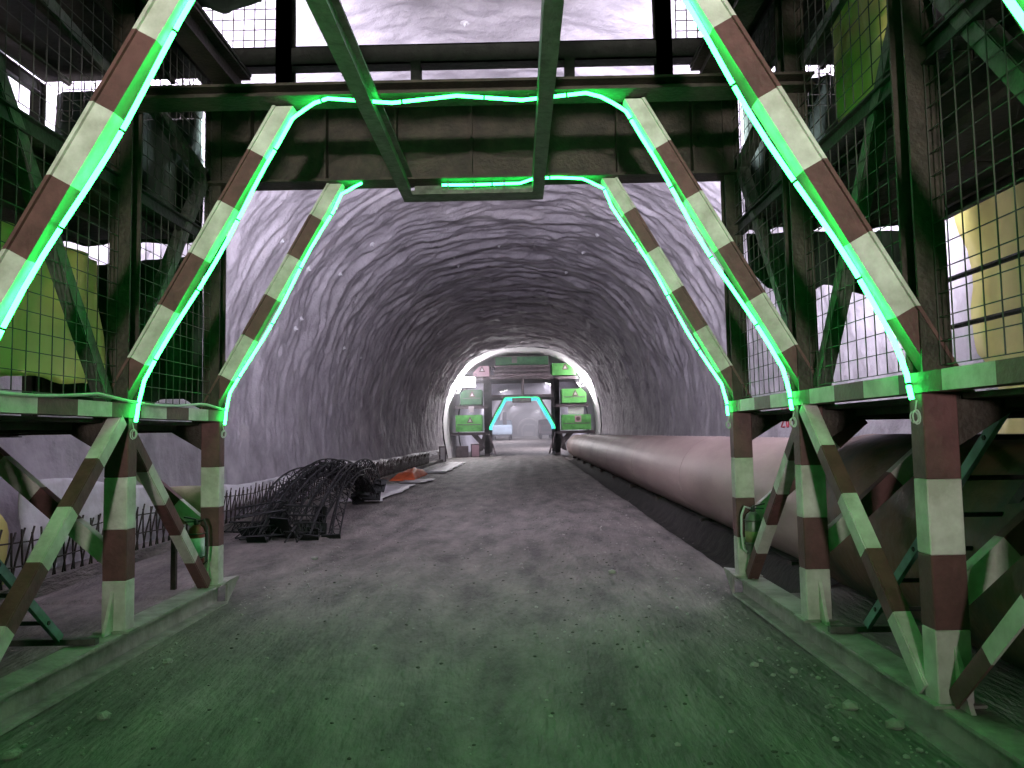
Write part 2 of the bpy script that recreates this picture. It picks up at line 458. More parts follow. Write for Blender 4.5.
for s in (-1, 1):
    # skid beam on the ground, with a bevelled nose
    mb = MB(); x0 = s * 2.61
    mb.ibeam((x0, YB0, .11), (x0, YB1 - .2, .11), .22, .22, .022)
    mb.prism([(s * 2.5, YB1 - .2, .22), (s * 2.72, YB1 - .2, .22), (s * 2.72, YB1 - .1, .22), (s * 2.5, YB1 + .1, .22)], (0, 0, -.022))
    mb.prism([(s * 2.5, YB1 - .2, .2), (s * 2.5, YB1 + .1, .2), (s * 2.5, YB1 - .2, 0)], (s * .02, 0, 0))
    mb.build('base_beam', M['base_steel'], GAN)
    # striped side beam at deck height
    mb = MB(); y = YB0; i = 0
    while y < 7.34:
        y2 = min(y + .41, 7.34); mb.box(s * 2.485, s * 2.51, y, y2, 1.80, 1.905, i % 2); y = y2; i += 1
    mb.box(s * 2.51, s * 2.62, YB0, 7.34, 1.885, 1.905, 0); mb.box(s * 2.51, s * 2.62, YB0, 7.34, 1.80, 1.815, 1)
    mb.build('side_beam', WR(), GAN)
    # decks: three levels, one plate per bay
    for k in range(len(F) - 1):
        for z, xa, xb in ((1.765, 2.7, 4.6), (3.62, 2.66, 4.5), (5.25, 2.2, 4.3)):
            mb = MB(); a, b = sorted((s * xa, s * xb)); mb.box(a, b, F[k] + .01, F[k + 1] - .01, z, z + .03)
            for q in range(4):
                xx = a + (b - a) * (q + .5) / 4; mb.box(xx - .02, xx + .02, F[k] + .01, F[k + 1] - .01, z - .05, z)
            mb.build('deck_plate', M['plate'], GAN)
        y0, y1 = F[k] + .16, F[k + 1] - .01
        if k > 0:
            wire_panel(GAN, s * 2.6, y0, y1, 1.94, 3.55)
            wire_panel(GAN, s * 2.6, y0, y1, 3.70, 5.2)
    # edge angles of the upper decks
    for z in (3.60, 5.22):
        mb = MB(); mb.ibeam((s * 2.63, YB0 + 1.2, z), (s * 2.63, 7.3, z), .12, .08, .012); mb.build('deck_edge', M['dark_steel'], GAN)
        mb = MB(); mb.ibeam((s * 4.4, YB0 + 1.2, z), (s * 4.4, 7.3, z), .12, .08, .012); mb.build('deck_edge', M['dark_steel'], GAN)
    mb = MB(); mb.ibeam((s * 4.55, YB0 + 1.2, 1.74), (s * 4.55, 7.3, 1.74), .12, .08, .012); mb.build('deck_edge', M['dark_steel'], GAN)
    # guard rails seen through the mesh
    for z in (2.55, 3.0):
        mb = MB(); mb.tube([(s * 4.5, YB0 + 1.2, z), (s * 4.5, 7.3, z)], .025, 6); mb.build('guard_rail', M['dark_steel'], GAN)
    # top longitudinal beams
    mb = MB(); mb.ibeam((s * 2.3, .3, 5.1), (s * 2.3, 7.15, 5.1), .25, .2, .02); mb.build('top_beam', M['steel'], GAN)

    for k, Y in enumerate(F):
        # lower leg
        mb = MB(); striped_box(mb, *sorted((s * 2.5, s * 2.68)), Y, Y + .13, [.22, .595, .97, 1.355, 1.80], 0)
        leg = mb.build('leg', WR(), GAN, bevel=.006)
        if k > 0:
            mb = MB(); xm = s * 2.60
            mb.prism([(xm - .012, Y, .222), (xm - .012, Y - .12, .222), (xm - .012, Y - .1, .26), (xm - .012, Y, .52)], (.024, 0, 0)); mb.build('gusset', M['white'], leg)
            mb = MB(); mb.box(*sorted((s * 2.46, s * 2.72)), Y - .03, Y + .17, .22, .235); mb.build('foot_plate', M['base_steel'], leg)
        # upper column
        mb = MB(); xx = s * 2.59
        mb.ibeam((xx, Y + .08, 1.905), (xx, Y + .08, 5.3), .16, .16, .016, (0, 1, 0))
        mb.box(xx - .076, xx + .076, Y + .005, Y + .02, 1.905, 5.3)
        mb.build('column', M['steel'], GAN)
        mb = MB(); mb.ibeam((s * 4.42, Y + .08, 1.8), (s * 4.42, Y + .08, 5.3), .1, .1, .012, (0, 1, 0)); mb.build('outer_column', M['dark_steel'], GAN)
        # deck bracket under the side deck
        mb = MB(); mb.prism([(s * x, Y + .02, z) for x, z in ((2.68, 1.80), (2.68, 1.52), (2.98, 1.70), (4.6, 1.70), (4.6, 1.80))], (0, .1, 0)); mb.build('deck_bracket', M['steel'], GAN)
        # cross braces from the leg out to the bracket
        mb = MB(); striped_bar(mb, (s * 2.66, Y + .075, .76), (s * 3.78, Y + .075, 1.72), .075, .13, (0, 1, 0), .42, 0); mb.build('cross_brace', WR(), GAN)
        strut(GAN, s, Y)
# portal cross beams
for k, Y in enumerate(F):
    mb = MB()
    if k < 4:
        mb.ibeam((-2.68, Y - .02, 4.24), (2.68, Y - .02, 4.24), .10, .24, .02)
    else:
        mb.ibeam((-2.68, Y + .05, 4.58), (2.68, Y + .05, 4.58), .86, .26, .024)
        for x in (-2.2, -1.45, -.75, .0, .75, 1.45, 2.2): mb.box(x - .01, x + .01, Y - .07, Y + .04, 4.18, 4.98)
    mb.build('portal_beam', M['steel'], GAN)
# longitudinal braces
for s in (-1, 1):
    def lb(ya, za, yb, zb, x=2.53, striped=True, a=.09, b=.012, first=0):
        mb = MB()
        p, q = V(s * x, ya, za), V(s * x, yb, zb)
        off = V(s * .045, 0, 0)
        if striped:
            striped_bar(mb, p, q, .014, a, (1, 0, 0), .43, first)
            d = (q - p).normalized(); nrm = d.cross(V(1, 0, 0)).normalized() * (a / 2)
            striped_bar(mb, p + off + nrm, q + off + nrm, .09, .014, (1, 0, 0), .43, first)
            mb.build('diagonal_brace', WR(), GAN)
        else:
            d = (q - p).normalized(); nrm = d.cross(V(1, 0, 0)).normalized() * (a / 2)
            mb.bar(p, q, .014, a, (1, 0, 0)); mb.bar(p + off + nrm, q + off + nrm, .09, .014, (1, 0, 0))
            mb.build('diagonal_brace', M['rail_steel'], GAN)
    lb(5.42, 1.78, 3.95, .26, 2.49, first=0)
    lb(5.66, 1.70, 7.12, .25, 2.56, first=1)
    lb(3.80, .26, 2.30, 1.78, 2.56, first=1)
    lb(2.10, 1.78, .6, .26, 2.52)
    for ya, za, yb, zb in ((3.98, 4.2, 5.47, 1.93), (7.2, 4.3, 5.66, 2.0), (3.80, 4.0, 2.25, 1.93), (5.66, 4.62, 7.2, 4.2), (5.45, 4.4, 4.0, 4.62)):
        lb(ya, za, yb, zb, 2.62, False)

# unseen panels added behind the side decks to block the rear lamp's light
for s in (-1, 1):
    mb = MB(); mb.box(*sorted((s * 2.75, s * 4.9)), .2, .23, 1.8 if s > 0 else .3, 5.25); mb.build('light_blocker', M['tarp'], GAN)
# hoist rails under the portal beams and the tray at their end
for x in (-.64, .655):
    mb = MB()
    mb.box(x - .055, x + .055, .3, 7.34, 3.99, 4.01)
    mb.box(x - .055, x - .035, .3, 7.34, 4.01, 4.17); mb.box(x - .055, x + .055, .3, 7.34, 4.165, 4.185)
    mb.box(x - .01, x + .01, .3, 7.34, 4.01, 4.17)
    mb.build('hoist_rail', M['rail_steel'], GAN)
mb = MB()
mb.box(-.59, .60, 7.10, 7.34, 3.99, 4.01); mb.box(-.59, .60, 7.32, 7.34, 4.01, 4.15); mb.box(-.59, .6, 7.10, 7.115, 4.01, 4.03)
for x in (-.24, .02, .32): mb.box(x - .008, x + .008, 7.2, 7.32, 4.01, 4.15)
mb.build('hanger_tray', M['rail_steel'], GAN)
# upper works above the portal at the forward end
for x in (-1.885, 1.955):
    mb = MB(); mb.ibeam((x, 7.27, 5.0), (x, 7.27, 7.1), .16, .16, .016, (0, 1, 0)); mb.box(x - .08, x + .08, 7.19, 7.205, 5.0, 7.1); mb.build('top_post', M['dark_steel'], GAN)
mb = MB(); mb.ibeam((-4.3, 7.27, 5.47), (4.3, 7.27, 5.47), .2, .16, .016); mb.box(-4.3, 4.3, 7.19, 7.2, 5.37, 5.57); mb.build('upper_beam', M['dark_steel'], GAN)
for x in (-.55, 1.0):
    mb = MB(); mb.ibeam((x, 7.24, 4.98), (x, 7.24, 5.4), .12, .1, .012, (0, 1, 0)); mb.build('top_stub', M['dark_steel'], GAN)
# mesh guards across the forward end
for (xa, xb, za, zb) in ((-4.2, -2.0, 5.6, 7.0), (2.1, 4.2, 5.6, 7.0), (-4.2, -2.75, 4.9, 5.35), (2.75, 4.2, 4.9, 5.35)):
    mb = MB(); n = int((xb - xa) / .11)
    for i in range(n + 1):
        x = xa + (xb - xa) * i / n; mb.bar((x, 7.3, za), (x + .02, 7.3, zb), .009, .009, (1, 0, 0))
    for j in range(int((zb - za) / .11) + 1): mb.bar((xa, 7.31, za + j * .11), (xb, 7.31, za + j * .11), .007, .007, (0, 1, 0))
    o = mb.build('mesh_panel', M['wire'], GAN); o['kind'] = 'stuff'

# ------------------------------------------------------------------ rope lights
rope('rope_light', led_path(F[1] + .07, seed=1), M['led'], 'green LED rope light showing only in the top right corner', tail=[(2.46, F[1] - .02, 1.72)])
rope('rope_light', led_path(F[2] + .07, seed=2), M['led'], 'green LED rope light on the largest, nearest pair of striped struts', tail=[(2.46, F[2] - .02, 1.72), (-2.46, F[2] - .02, 1.72)])
rope('rope_light', led_path(F[3] + .07, seed=3), M['led'], 'green LED rope light running right across the middle portal below the beam', tail=[(2.46, F[3] - .02, 1.72), (-2.46, F[3] - .02, 1.72)])
rope('rope_light', led_path(F[4] + .07, 'L', seed=4, zt=4.125), M['led'], 'green LED rope light on the left strut of the farthest portal', tail=[(-2.46, F[4] - .02, 1.72)])
rope('rope_light', led_path(F[4] + .07, 'R', False, seed=5, zt=4.125), M['led'], 'green LED rope light from the hanging tray down the farthest right strut', tail=[(2.46, F[4] - .02, 1.72)])

# ------------------------------------------------------------------ work lamps
def floodlight(label, loc, direction, size, power, color=LILAC, group=None, lens='lens', spread=math.pi, mount=V(0, 0, .14)):
    loc = Vector(loc); d = Vector(direction).normalized()
    root = empty('work_lamp', loc, label, 'lamp', group)
    up = V(0, 0, 1) if abs(d.z) < .9 else V(0, 1, 0)
    sd = d.cross(up).normalized(); u = sd.cross(d)
    h = size / 2
    mb = MB(); mb.bar(loc - d * .09, loc - d * .005, size * 1.15, size * .85, sd)
    for i in range(5):
        o = sd * (size * (-.42 + .21 * i)); mb.bar(loc - d * .13 + o, loc - d * .09 + o, .012, size * .7, sd)
    mb.build('housing', M['lamp'], root)
    mb = MB(); mb.bar(loc - d * .005, loc + d * .004, size, size * .7, sd); mb.build('lens', M[lens], root)
    mb = MB()
    for k in (-1, 1): mb.bar(loc - d * .05 + sd * k * size * .6, loc - d * .05 + sd * k * size * .6 + mount, .02, .03, sd)
    mb.bar(loc - d * .05 - sd * size * .61 + mount, loc - d * .05 + sd * size * .61 + mount, .03, .02, u); mb.build('bracket', M['lamp'], root)
    ld = bpy.data.lights.new('lamp_light', 'AREA'); ld.shape = 'RECTANGLE'; ld.size = size; ld.size_y = size * .7
    ld.energy = power; ld.color = color; ld.spread = spread
    lo = bpy.data.objects.new('lamp_light', ld); COL.objects.link(lo); lo.parent = root
    lo.rotation_euler = d.to_track_quat('-Z', 'Y').to_euler(); lo.location = d * .02
    return root

floodlight('left work lamp on the forward side of the deep portal beam', (-2.2, 7.48, 4.45), (-1, 1, .85), .4, P_FRONT, spread=math.radians(112))
floodlight('right work lamp on the forward side of the deep portal beam', (2.2, 7.48, 4.45), (.9, 1, .6), .4, P_FRONT, spread=math.radians(112))
floodlight('middle work lamp on the forward side of the deep portal beam', (.1, 7.48, 4.6), (0, 1, .06), .35, P_FRONT * .45, spread=math.radians(105))
floodlight('right corner work lamp on the forward end of the gantry', (3.6, 7.8, 3.4), (.45, 1, .05), .3, P_FLANK, spread=math.radians(140))
floodlight('work lamp on the rear bulkhead behind the viewpoint', (0.2, -7.5, 2.1), (0, 1, .33), .5, P_BACK, (1, .93, .88), spread=math.radians(64))

# ------------------------------------------------------------------ tarpaulins on the side decks
def cloth(name, P0, P1, P2, P3, nx, nz, amp, matl, label, cat='tarpaulin', seed=50, ragged=0, thick=.008, normal=(0, 1, 0)):
    """P0 top-left, P1 top-right, P2 bottom-right, P3 bottom-left"""
    u = np.linspace(0, 1, nx); v = np.linspace(0, 1, nz); Vv, U = np.meshgrid(v, u, indexing='ij')
    P0, P1, P2, P3 = [np.array(p, float) for p in (P0, P1, P2, P3)]
    Vr = Vv * (1 - ragged * vnoise(U * 9, U * 0 + seed, seed))
    P = (P0 * (1 - U)[..., None] + P1 * U[..., None]) * (1 - Vr)[..., None] + (P3 * (1 - U)[..., None] + P2 * U[..., None]) * Vr[..., None]
    d = amp * (vnoise(U * 7 + .6 * Vv, Vv * 1.2, seed) - .5) + amp * .5 * (vnoise(U * 16, Vv * 3, seed + 1) - .5)
    P = P + d[..., None] * np.array(normal, float)
    o = grid_obj(name, P, matl, thick=thick)
    return tag(o, label, cat)
cloth('tarpaulin', (-4.35, 7.42, 5.25), (-2.78, 7.42, 5.25), (-2.78, 7.42, 3.62), (-4.35, 7.42, 3.62), 40, 20, .1, M['tarp'], 'dark green tarp closing the upper left bay of the gantry', seed=51, ragged=.05)
cloth('tarpaulin', (-4.6, 7.42, 3.38), (-2.78, 7.42, 3.5), (-2.78, 7.42, 1.85), (-4.6, 7.42, 1.85), 40, 20, .1, M['tarp'], 'dark green tarp closing the lower left bay of the gantry', seed=53, ragged=.12)
cloth('tarpaulin', (2.78, 7.42, 5.25), (4.35, 7.42, 5.25), (4.35, 7.42, 3.62), (2.78, 7.42, 3.62), 40, 20, .1, M['tarp'], 'dark green tarp closing the upper right bay of the gantry', seed=55, ragged=.05)
cloth('tarpaulin', (2.78, 7.42, 3.62), (4.5, 7.42, 3.62), (4.5, 7.42, 2.75), (2.78, 7.42, 3.05), 40, 20, .1, M['tarp'], 'short dark green tarp in the lower right bay, grey wall below it', seed=57, ragged=.3)
cloth('membrane_offcut', (2.95, 4.4, 5.1), (2.95, 5.75, 5.1), (2.95, 5.75, 3.75), (2.95, 4.4, 3.8), 30, 20, .16, M['membrane'], 'yellow sheet hung behind the upper right mesh near the nearest strut', 'membrane', 68, .2, normal=(1, 0, 0))
cloth('membrane_offcut', (-3.45, 4.2, 3.28), (-3.45, 6.75, 3.3), (-3.42, 6.7, 2.1), (-3.42, 4.2, 2.08), 40, 20, .14, M['membrane'], 'yellow green sheet hung behind the mesh at the left edge above the deck', 'membrane', 75, .06, normal=(1, 0, 0))
cloth('tarpaulin', (-3.6, 6.9, 6.9), (-2.05, 6.9, 7.2), (-2.05, 7.0, 5.75), (-3.6, 7.0, 5.72), 40, 20, .2, M['tarp'], 'crumpled dark green tarp on the top deck at upper left', seed=59, ragged=.15)

# ------------------------------------------------------------------ pipe
def pipe():
    root = empty('ventilation_pipe', (4.1, 30, 0), 'long rust pink steel pipe lying along the right wall', 'pipe')
    def px(y): return 4.02 + .0085 * (y - 7)
    R, zc = .75, .76
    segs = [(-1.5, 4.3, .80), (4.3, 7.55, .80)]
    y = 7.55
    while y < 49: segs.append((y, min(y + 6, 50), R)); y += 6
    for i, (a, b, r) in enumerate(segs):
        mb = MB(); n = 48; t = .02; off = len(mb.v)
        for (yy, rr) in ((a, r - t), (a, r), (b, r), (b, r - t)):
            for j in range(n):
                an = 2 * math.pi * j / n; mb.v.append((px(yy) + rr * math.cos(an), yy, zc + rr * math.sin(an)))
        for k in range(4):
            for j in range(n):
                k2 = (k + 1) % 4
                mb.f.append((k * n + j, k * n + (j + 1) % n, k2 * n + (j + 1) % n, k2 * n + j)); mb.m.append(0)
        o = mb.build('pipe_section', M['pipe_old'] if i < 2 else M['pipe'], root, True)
        md = o.modifiers.new('es', 'EDGE_SPLIT'); md.split_angle = math.radians(50)
        if i >= 2 and i > 2:
            mb = MB(); mb.tube([(px(a) + (r - .002) * math.cos(q * math.pi / 24), a, zc + (r - .002) * math.sin(q * math.pi / 24)) for q in range(48)], .008, 5, closed=True)
            mb.build('weld_seam', M['pipe'], root, True)
    # studs along the crown
    proto = None
    y = 8.2
    while y < 40:
        p = V(px(y) + .30, y, zc + math.sqrt(R * R - .09) - .01)
        if proto is None:
            mb = MB(); mb.lathe(p, [(.022, 0), (.022, .035), (.014, .04), (.012, .07)], 6); proto = mb.build('stud', M['white_membrane'], root); p0 = p.copy()
        else:
            o = proto.copy(); COL.objects.link(o); o.parent = root; o.location = p - p0
        y += .55
    # timber sleepers
    for y in (-.5, 2.5, 9, 13.5, 18, 22.5, 27, 31.5, 36, 40.5, 45, 49):
        mb = MB(); mb.box(px(y) - .4, px(y) + .4, y - .07, y + .07, -.06, .045)
        mb.build('support_block', M['rebar'], root)
pipe()

# ------------------------------------------------------------------ rebar starter bars and white membrane on the left
def rebar_row():
    root = empty('starter_bar_row', (-4.8, 20, 0), 'row of rusty starter bars standing out of the left kerb', 'rebar')
    mb = MB()
    mb.bar((-4.98, 6.2, .03), (-4.98 + float(XC(46)) , 46, .03), .34, .22, (1, 0, 0)); mb.build('kerb', M['dirt'], root)
    y = 6.4; i = 0
    protos = {}
    while y < 45 and i < 290:
        x = -4.87 + float(XC(y)); h = .62 + .1 * random.random(); lean = (.13 + .07 * random.random()) * (1 if i % 2 else -1)
        kk = i % 16
        if kk not in protos:
            mb = MB(); p = V(x, y, .05)
            mb.tube([p, p + V(.01, lean * .5, h * .5), p + V(.05, lean, h)], .011, 5)
            o = mb.build('starter_bar', M['rebar'], root, True); protos[kk] = (o, p)
        else:
            o0, p0 = protos[kk]; o = o0.copy(); COL.objects.link(o); o.parent = root; o.location = V(x, y, .05) - p0
        y += .085 + .0022 * max(0, y - 8); i += 1
    for z in (.35, .6):
        mb = MB(); mb.tube([(-4.85 + float(XC(t)), t, z + .03 * math.sin(t * 2.1)) for t in np.arange(6.4, 45, .8)], .009, 5); mb.build('tie_bar', M['rebar'], root, True)
rebar_row()

def wall_skirt():
    y = np.concatenate([np.arange(8.1, 16, .1), np.arange(16, 46, .22)])
    v = np.linspace(0, 1, 12)
    Vv, Y = np.meshgrid(v, y, indexing='xy')
    top = np.interp(Y, [6, 9, 12, 14.4, 21.6, 45], [1.32, 1.18, .84, .74, .76, .72]) + .05 * (vnoise(Y / .9, Y * 0, 61) - .5)
    bot = np.interp(Y, [6, 9, 12, 14.4, 21.6, 45], [.35, .38, .42, .42, .46, .46]) + .16 * (vnoise(Y / .5, Y * 0, 62) - .5) + .1 * (vnoise(Y / .16, Y * 0, 63) - .5)
    Zz = top * (1 - Vv) + bot * Vv
    Xx = -5.12 + .12 * Vv + .09 * (vnoise(Y / .5, Vv * 2, 64) - .5) + .05 * (vnoise(Y / .17, Vv * 3, 65) - .5) + XC(Y)
    o = grid_obj('membrane_skirt', np.stack([Xx, Y, Zz], -1), M['white_membrane'], thick=.012)
    tag(o, 'crumpled white membrane strip with ragged lower edge along the left wall foot', 'membrane')
wall_skirt()
cloth('membrane_offcut', (-4.95, 21.4, .95), (-4.75, 24.2, .84), (-4.6, 24.0, .62), (-4.85, 21.2, .6), 16, 8, .12, M['white_membrane'], 'folded corner of white membrane sticking up above the girder pile', 'membrane', 66, normal=(1, 0, 0))

# ------------------------------------------------------------------ lattice girders
def girders():
    span, rise, n = 6.4, .88, 26
    R_ = (span * span / 4 + rise * rise) / (2 * rise); half = math.asin(span / 2 / R_)
    def arc(t, dr, dx):
        a = -half + 2 * half * t; r = R_ + dr
        return V(dx, r * math.sin(a), r * math.cos(a) - (R_ - rise))
    defs = [('chord', .14, 0, .017), ('chord', -.06, -.09, .014), ('chord', -.06, .09, .014)]
    meshes = []
    for nm, dr, dx, r in defs:
        mb = MB(); mb.tube([arc(i / n, dr, dx) for i in range(n + 1)], r, 6); meshes.append((nm, mb))
    mb = MB(); k = 30
    for sx in (-.09, .09):
        mb.tube([arc(i / k, .14 if i % 2 else -.06, 0 if i % 2 else sx) for i in range(k + 1)], .008, 4)
    mb.tube([arc(i / k, -.06, .09 if i % 2 else -.09) for i in range(k + 1)], .008, 4)
    meshes.append(('lacing', mb))
    for t in (0, 1):
        mb = MB(); c = arc(t, .03, 0); d = (arc(.01, .03, 0) - arc(0, .03, 0)).normalized() if t == 0 else (arc(1, .03, 0) - arc(.99, .03, 0)).normalized()
        mb.bar(c - d * .012, c + d * .012, .30, .34, (1, 0, 0))
        mb.bar(c, c + d * (.14 if t == 0 else -.14), .26, .05, (1, 0, 0)); meshes.append(('end_plate', mb))
    spec = []
    for i in range(10):
        near, far = -3.95 + 1.2 * i / 9 + random.uniform(-.06, .06), -3.35 + .3 * i / 9 + random.uniform(-.05, .05)
        spec.append(((near + far) / 2, 14.8 + random.uniform(-.2, .2), .10 + .07 * (i % 3), 20 - 3 * i + random.uniform(-13, 13), -math.degrees(math.atan((far - near) / 6.3)) + random.uniform(-3, 3), .88 + .12 * random.random()))
    shared = {}
    for i, (x, y, z, tilt, yaw, sc) in enumerate(spec):
        root = empty('lattice_girder', (x, y, z), 'black steel lattice girder arch in the tangled pile by the left wall', 'girder', 'pile of black lattice girders')
        if i == 9: root['label'] = 'front black lattice girder arch of the pile, on the roadway side'
        if i == 0: root['label'] = 'rearmost black lattice girder arch of the pile, leaning toward the wall'
        root.rotation_euler = (math.radians(random.uniform(.5, 4.5)), -math.radians(tilt), math.radians(yaw)); root.scale = (1, sc, sc)
        for q, (nm, mb) in enumerate(meshes):
            if q in shared:
                o = bpy.data.objects.new(nm, shared[q]); COL.objects.link(o); o.parent = root
            else:
                o = mb.build(nm, M['girder'], None, nm != 'end_plate'); o.parent = root; shared[q] = o.data
girders()
# loose short lattice pieces at the near foot of the pile
for i, (x, y, z, yaw, ln) in enumerate([(-4.0, 12.1, .12, 70, .9), (-3.55, 11.75, .10, 40, 1.0), (-3.1, 11.7, .1, 95, .8), (-3.0, 11.9, .12, 70, .7), (-3.5, 12.2, .3, 120, .9), (-3.75, 12.0, .42, 20, .8), (-3.15, 12.2, .36, 60, .8)]):
    root = empty('girder_offcut', (x, y, z), 'short black lattice girder piece at the near foot of the pile', 'girder', 'short girder pieces by the pile')
    mb = MB(); c = math.cos(math.radians(yaw)); s_ = math.sin(math.radians(yaw)); d = V(c, s_, .12 * (i % 3 - 1)); nn = V(-s_, c, 0)
    base = V(x, y, z)
    tri = [nn * .09, nn * -.09, V(0, 0, .15)]
    for t in tri: mb.tube([base - d * ln / 2 + t, base + d * ln / 2 + t], .016, 5)
    for j in range(6):
        a = base + d * ln * (j / 6 - .5); b = base + d * ln * ((j + 1) / 6 - .5)
        for t in tri[:2]: mb.tube([a + t, b + tri[2]], .008, 4); mb.tube([b + tri[2], b + t], .008, 4)
    mb.build('lattice', M['girder'], root)
    mb = MB(); mb.bar(base + d * ln / 2 - d * .01, base + d * ln / 2 + d * .01, .26, .3, nn); mb.build('end_plate', M['girder'], root)

# orange tarp and flat grey sheets by the left wall
u, v = np.meshgrid(np.linspace(0, 1, 24), np.linspace(0, 1, 18), indexing='ij')
hh = (.05 + .26 * vnoise(u * 4, v * 4, 71) + .06 * vnoise(u * 10, v * 9, 72)) * np.clip(np.minimum(np.minimum(u, 1 - u), np.minimum(v, 1 - v)) * 6, 0, 1)
grid = np.stack([-4.0 + (u - .5) * .85 + .15 * (vnoise(v * 3, u * 3, 73) - .5) + .25, 28.6 + (v - .5) * 4.2, hh + .03], -1)
tag(grid_obj('tarpaulin', grid, M['orange'], thick=.01), 'bright orange crumpled tarp lying on the floor by the left wall', 'tarpaulin')
for (x0, x1, y0, y1, lab) in ((-4.3, -3.2, 18.2, 24.5, 'pale flat sheet on the floor beside the girder pile'), (-4.0, -3.0, 25.2, 27.2, 'pale flat sheet on the floor just in front of the orange tarp'), (-4.1, -3.1, 31.5, 43, 'long pale flat sheet on the floor beyond the orange tarp')):
    mb = MB(); k = 10; top = []
    pts = np.zeros((k, 4, 3))
    for a in range(k):
        for b in range(4):
            y = y0 + (y1 - y0) * a / (k - 1); x = x0 + (x1 - x0) * b / 3 + .1 * random.uniform(-1, 1) * (b in (0, 3)) + float(XC(y))
            pts[a, b] = (x, y, .035 + .02 * random.random())
    tag(grid_obj('membrane_sheet', pts, M['white_membrane'], thick=.012), lab, 'sheet')

# ------------------------------------------------------------------ extinguishers
def extinguisher(x, y, z, s, style, label):
    root = empty('fire_extinguisher', (x, y, z), label, 'extinguisher')
    h, r = .40, .075
    body = [(r * .9, 0), (r, .02), (r, h - .08), (r * .8, h - .03), (r * .35, h)]
    mb = MB(); mb.lathe((x, y, z), body, 18); b = mb.build('cylinder', M['ext_grey'] if style else M['ext_red'], root, True)
    if not style:
        mb = MB(); mb.lathe((x, y, z), [(r + .002, .09), (r + .002, .28)], 18); mb.build('label_band', M['ext_label'], b, True)
    else:
        mb = MB(); mb.lathe((x, y, z), [(r + .002, .12), (r + .002, .22)], 18); mb.build('label_band', M['olive'], b, True)
    mb = MB(); mb.lathe((x, y, z + h), [(.02, 0), (.026, .02), (.02, .045)], 10)
    mb.bar((x, y, z + h + .05), (x + s * .11, y - .02, z + h + .075), .02, .012, (0, 1, 0)); mb.bar((x, y, z + h + .03), (x + s * .10, y - .02, z + h + .03), .02, .012, (0, 1, 0))
    mb.build('valve', M['lamp'], root)
    mb = MB(); mb.tube([(x - s * .02, y, z + h + .03), (x - s * .08, y - .02, z + h + .05), (x - s * .115, y - .03, z + h - .03), (x - s * .12, y - .03, z + .2), (x - s * .11, y - .03, z + .06), (x - s * .08, y - .05, z + .03)], .011, 6)
    mb.build('hose', M['cable'] if style else M['rubber'], root, True)
    for zz in (.1, .32):
        mb = MB(); mb.tube([(x + math.cos(a) * (r + .008), y + math.sin(a) * (r + .008), z + zz) for a in np.linspace(0, 2 * math.pi, 17)[:-1]], .006, 4, closed=True)
        mb.build('bracket_ring', M['rail_steel'], root, True)
extinguisher(2.62, 7.08, .45, 1, 1, 'grey green fire extinguisher with pale hose on the farthest right leg')
extinguisher(-2.66, 7.06, .42, -1, 0, 'red topped fire extinguisher with pale label band on the farthest left leg')

# ------------------------------------------------------------------ ladders from the skid to the side decks
def ladder(s, label):
    root = empty('ladder', (s * 2.75, 4.95, .25), label, 'ladder')
    A, B = V(s * 2.78, 5.18, .27), V(s * 2.98, 3.9, 1.72)
    for k in (0, 1):
        off = V(s * .42 * k, 0, 0); mb = MB(); mb.bar(A + off, B + off, .03, .06, (1, 0, 0)); mb.build('stile', M['teal_steel'] if k == 0 else M['dark_steel'], root)
    for i in range(6):
        p = A.lerp(B, (i + .6) / 6.3); mb = MB(); mb.tube([p - V(s * .02, 0, 0), p + V(s * .45, 0, 0)], .016, 6); mb.build('rung', M['dark_steel'], root)
    mb = MB(); mb.bar(A - V(s * .26, 0, .02), A + V(s * .45, 0, -.02), .05, .04, (0, 1, 0)); mb.build('foot_bar', M['rail_steel'], root)
ladder(1, 'steel ladder leaning behind the nearest right striped leg')
ladder(-1, 'steel ladder standing at the left edge behind the left skid beam')

# rolled membrane and cable on the left
def roll():
    root = empty('membrane_roll', (-3.2, 8.05, .2), 'olive roll of membrane propped on the rebar behind the farthest left leg', 'roll')
    c = V(-3.15, 8.05, .92)
    mb = MB(); n = 20
    mb.lathe(c, [(.10, -.24), (.20, -.24), (.21, 0), (.20, .24), (.10, .24)], n, 'X'); mb.build('roll_body', M['olive'], root, True)
    mb = MB(); mb.lathe(c, [(.09, -.26), (.09, .26)], 12, 'X'); mb.build('core', M['rubber'], root, True)
    for k in (-.18, .18):
        mb = MB(); mb.bar((c.x + k, 8.05, 0), (c.x + k, 8.05, .74), .05, .05, (1, 0, 0)); mb.bar((c.x + k, 7.85, .74), (c.x + k, 8.25, .74), .05, .05, (1, 0, 0)); mb.build('trestle', M['rebar'], root)
roll()
pts = []
for t in np.linspace(0, 1, 40):
    y = 1.0 + t * 6.3; k = (y % 1.685) / 1.685
    pts.append(V(-2.47, y, 1.955 - .05 * math.sin(k * math.pi)))
mb = MB(); mb.tube(pts, .012, 6); tag(mb.build('power_cable', M['cable'], None, True), 'pale cable sagging along the left striped side beam', 'cable')

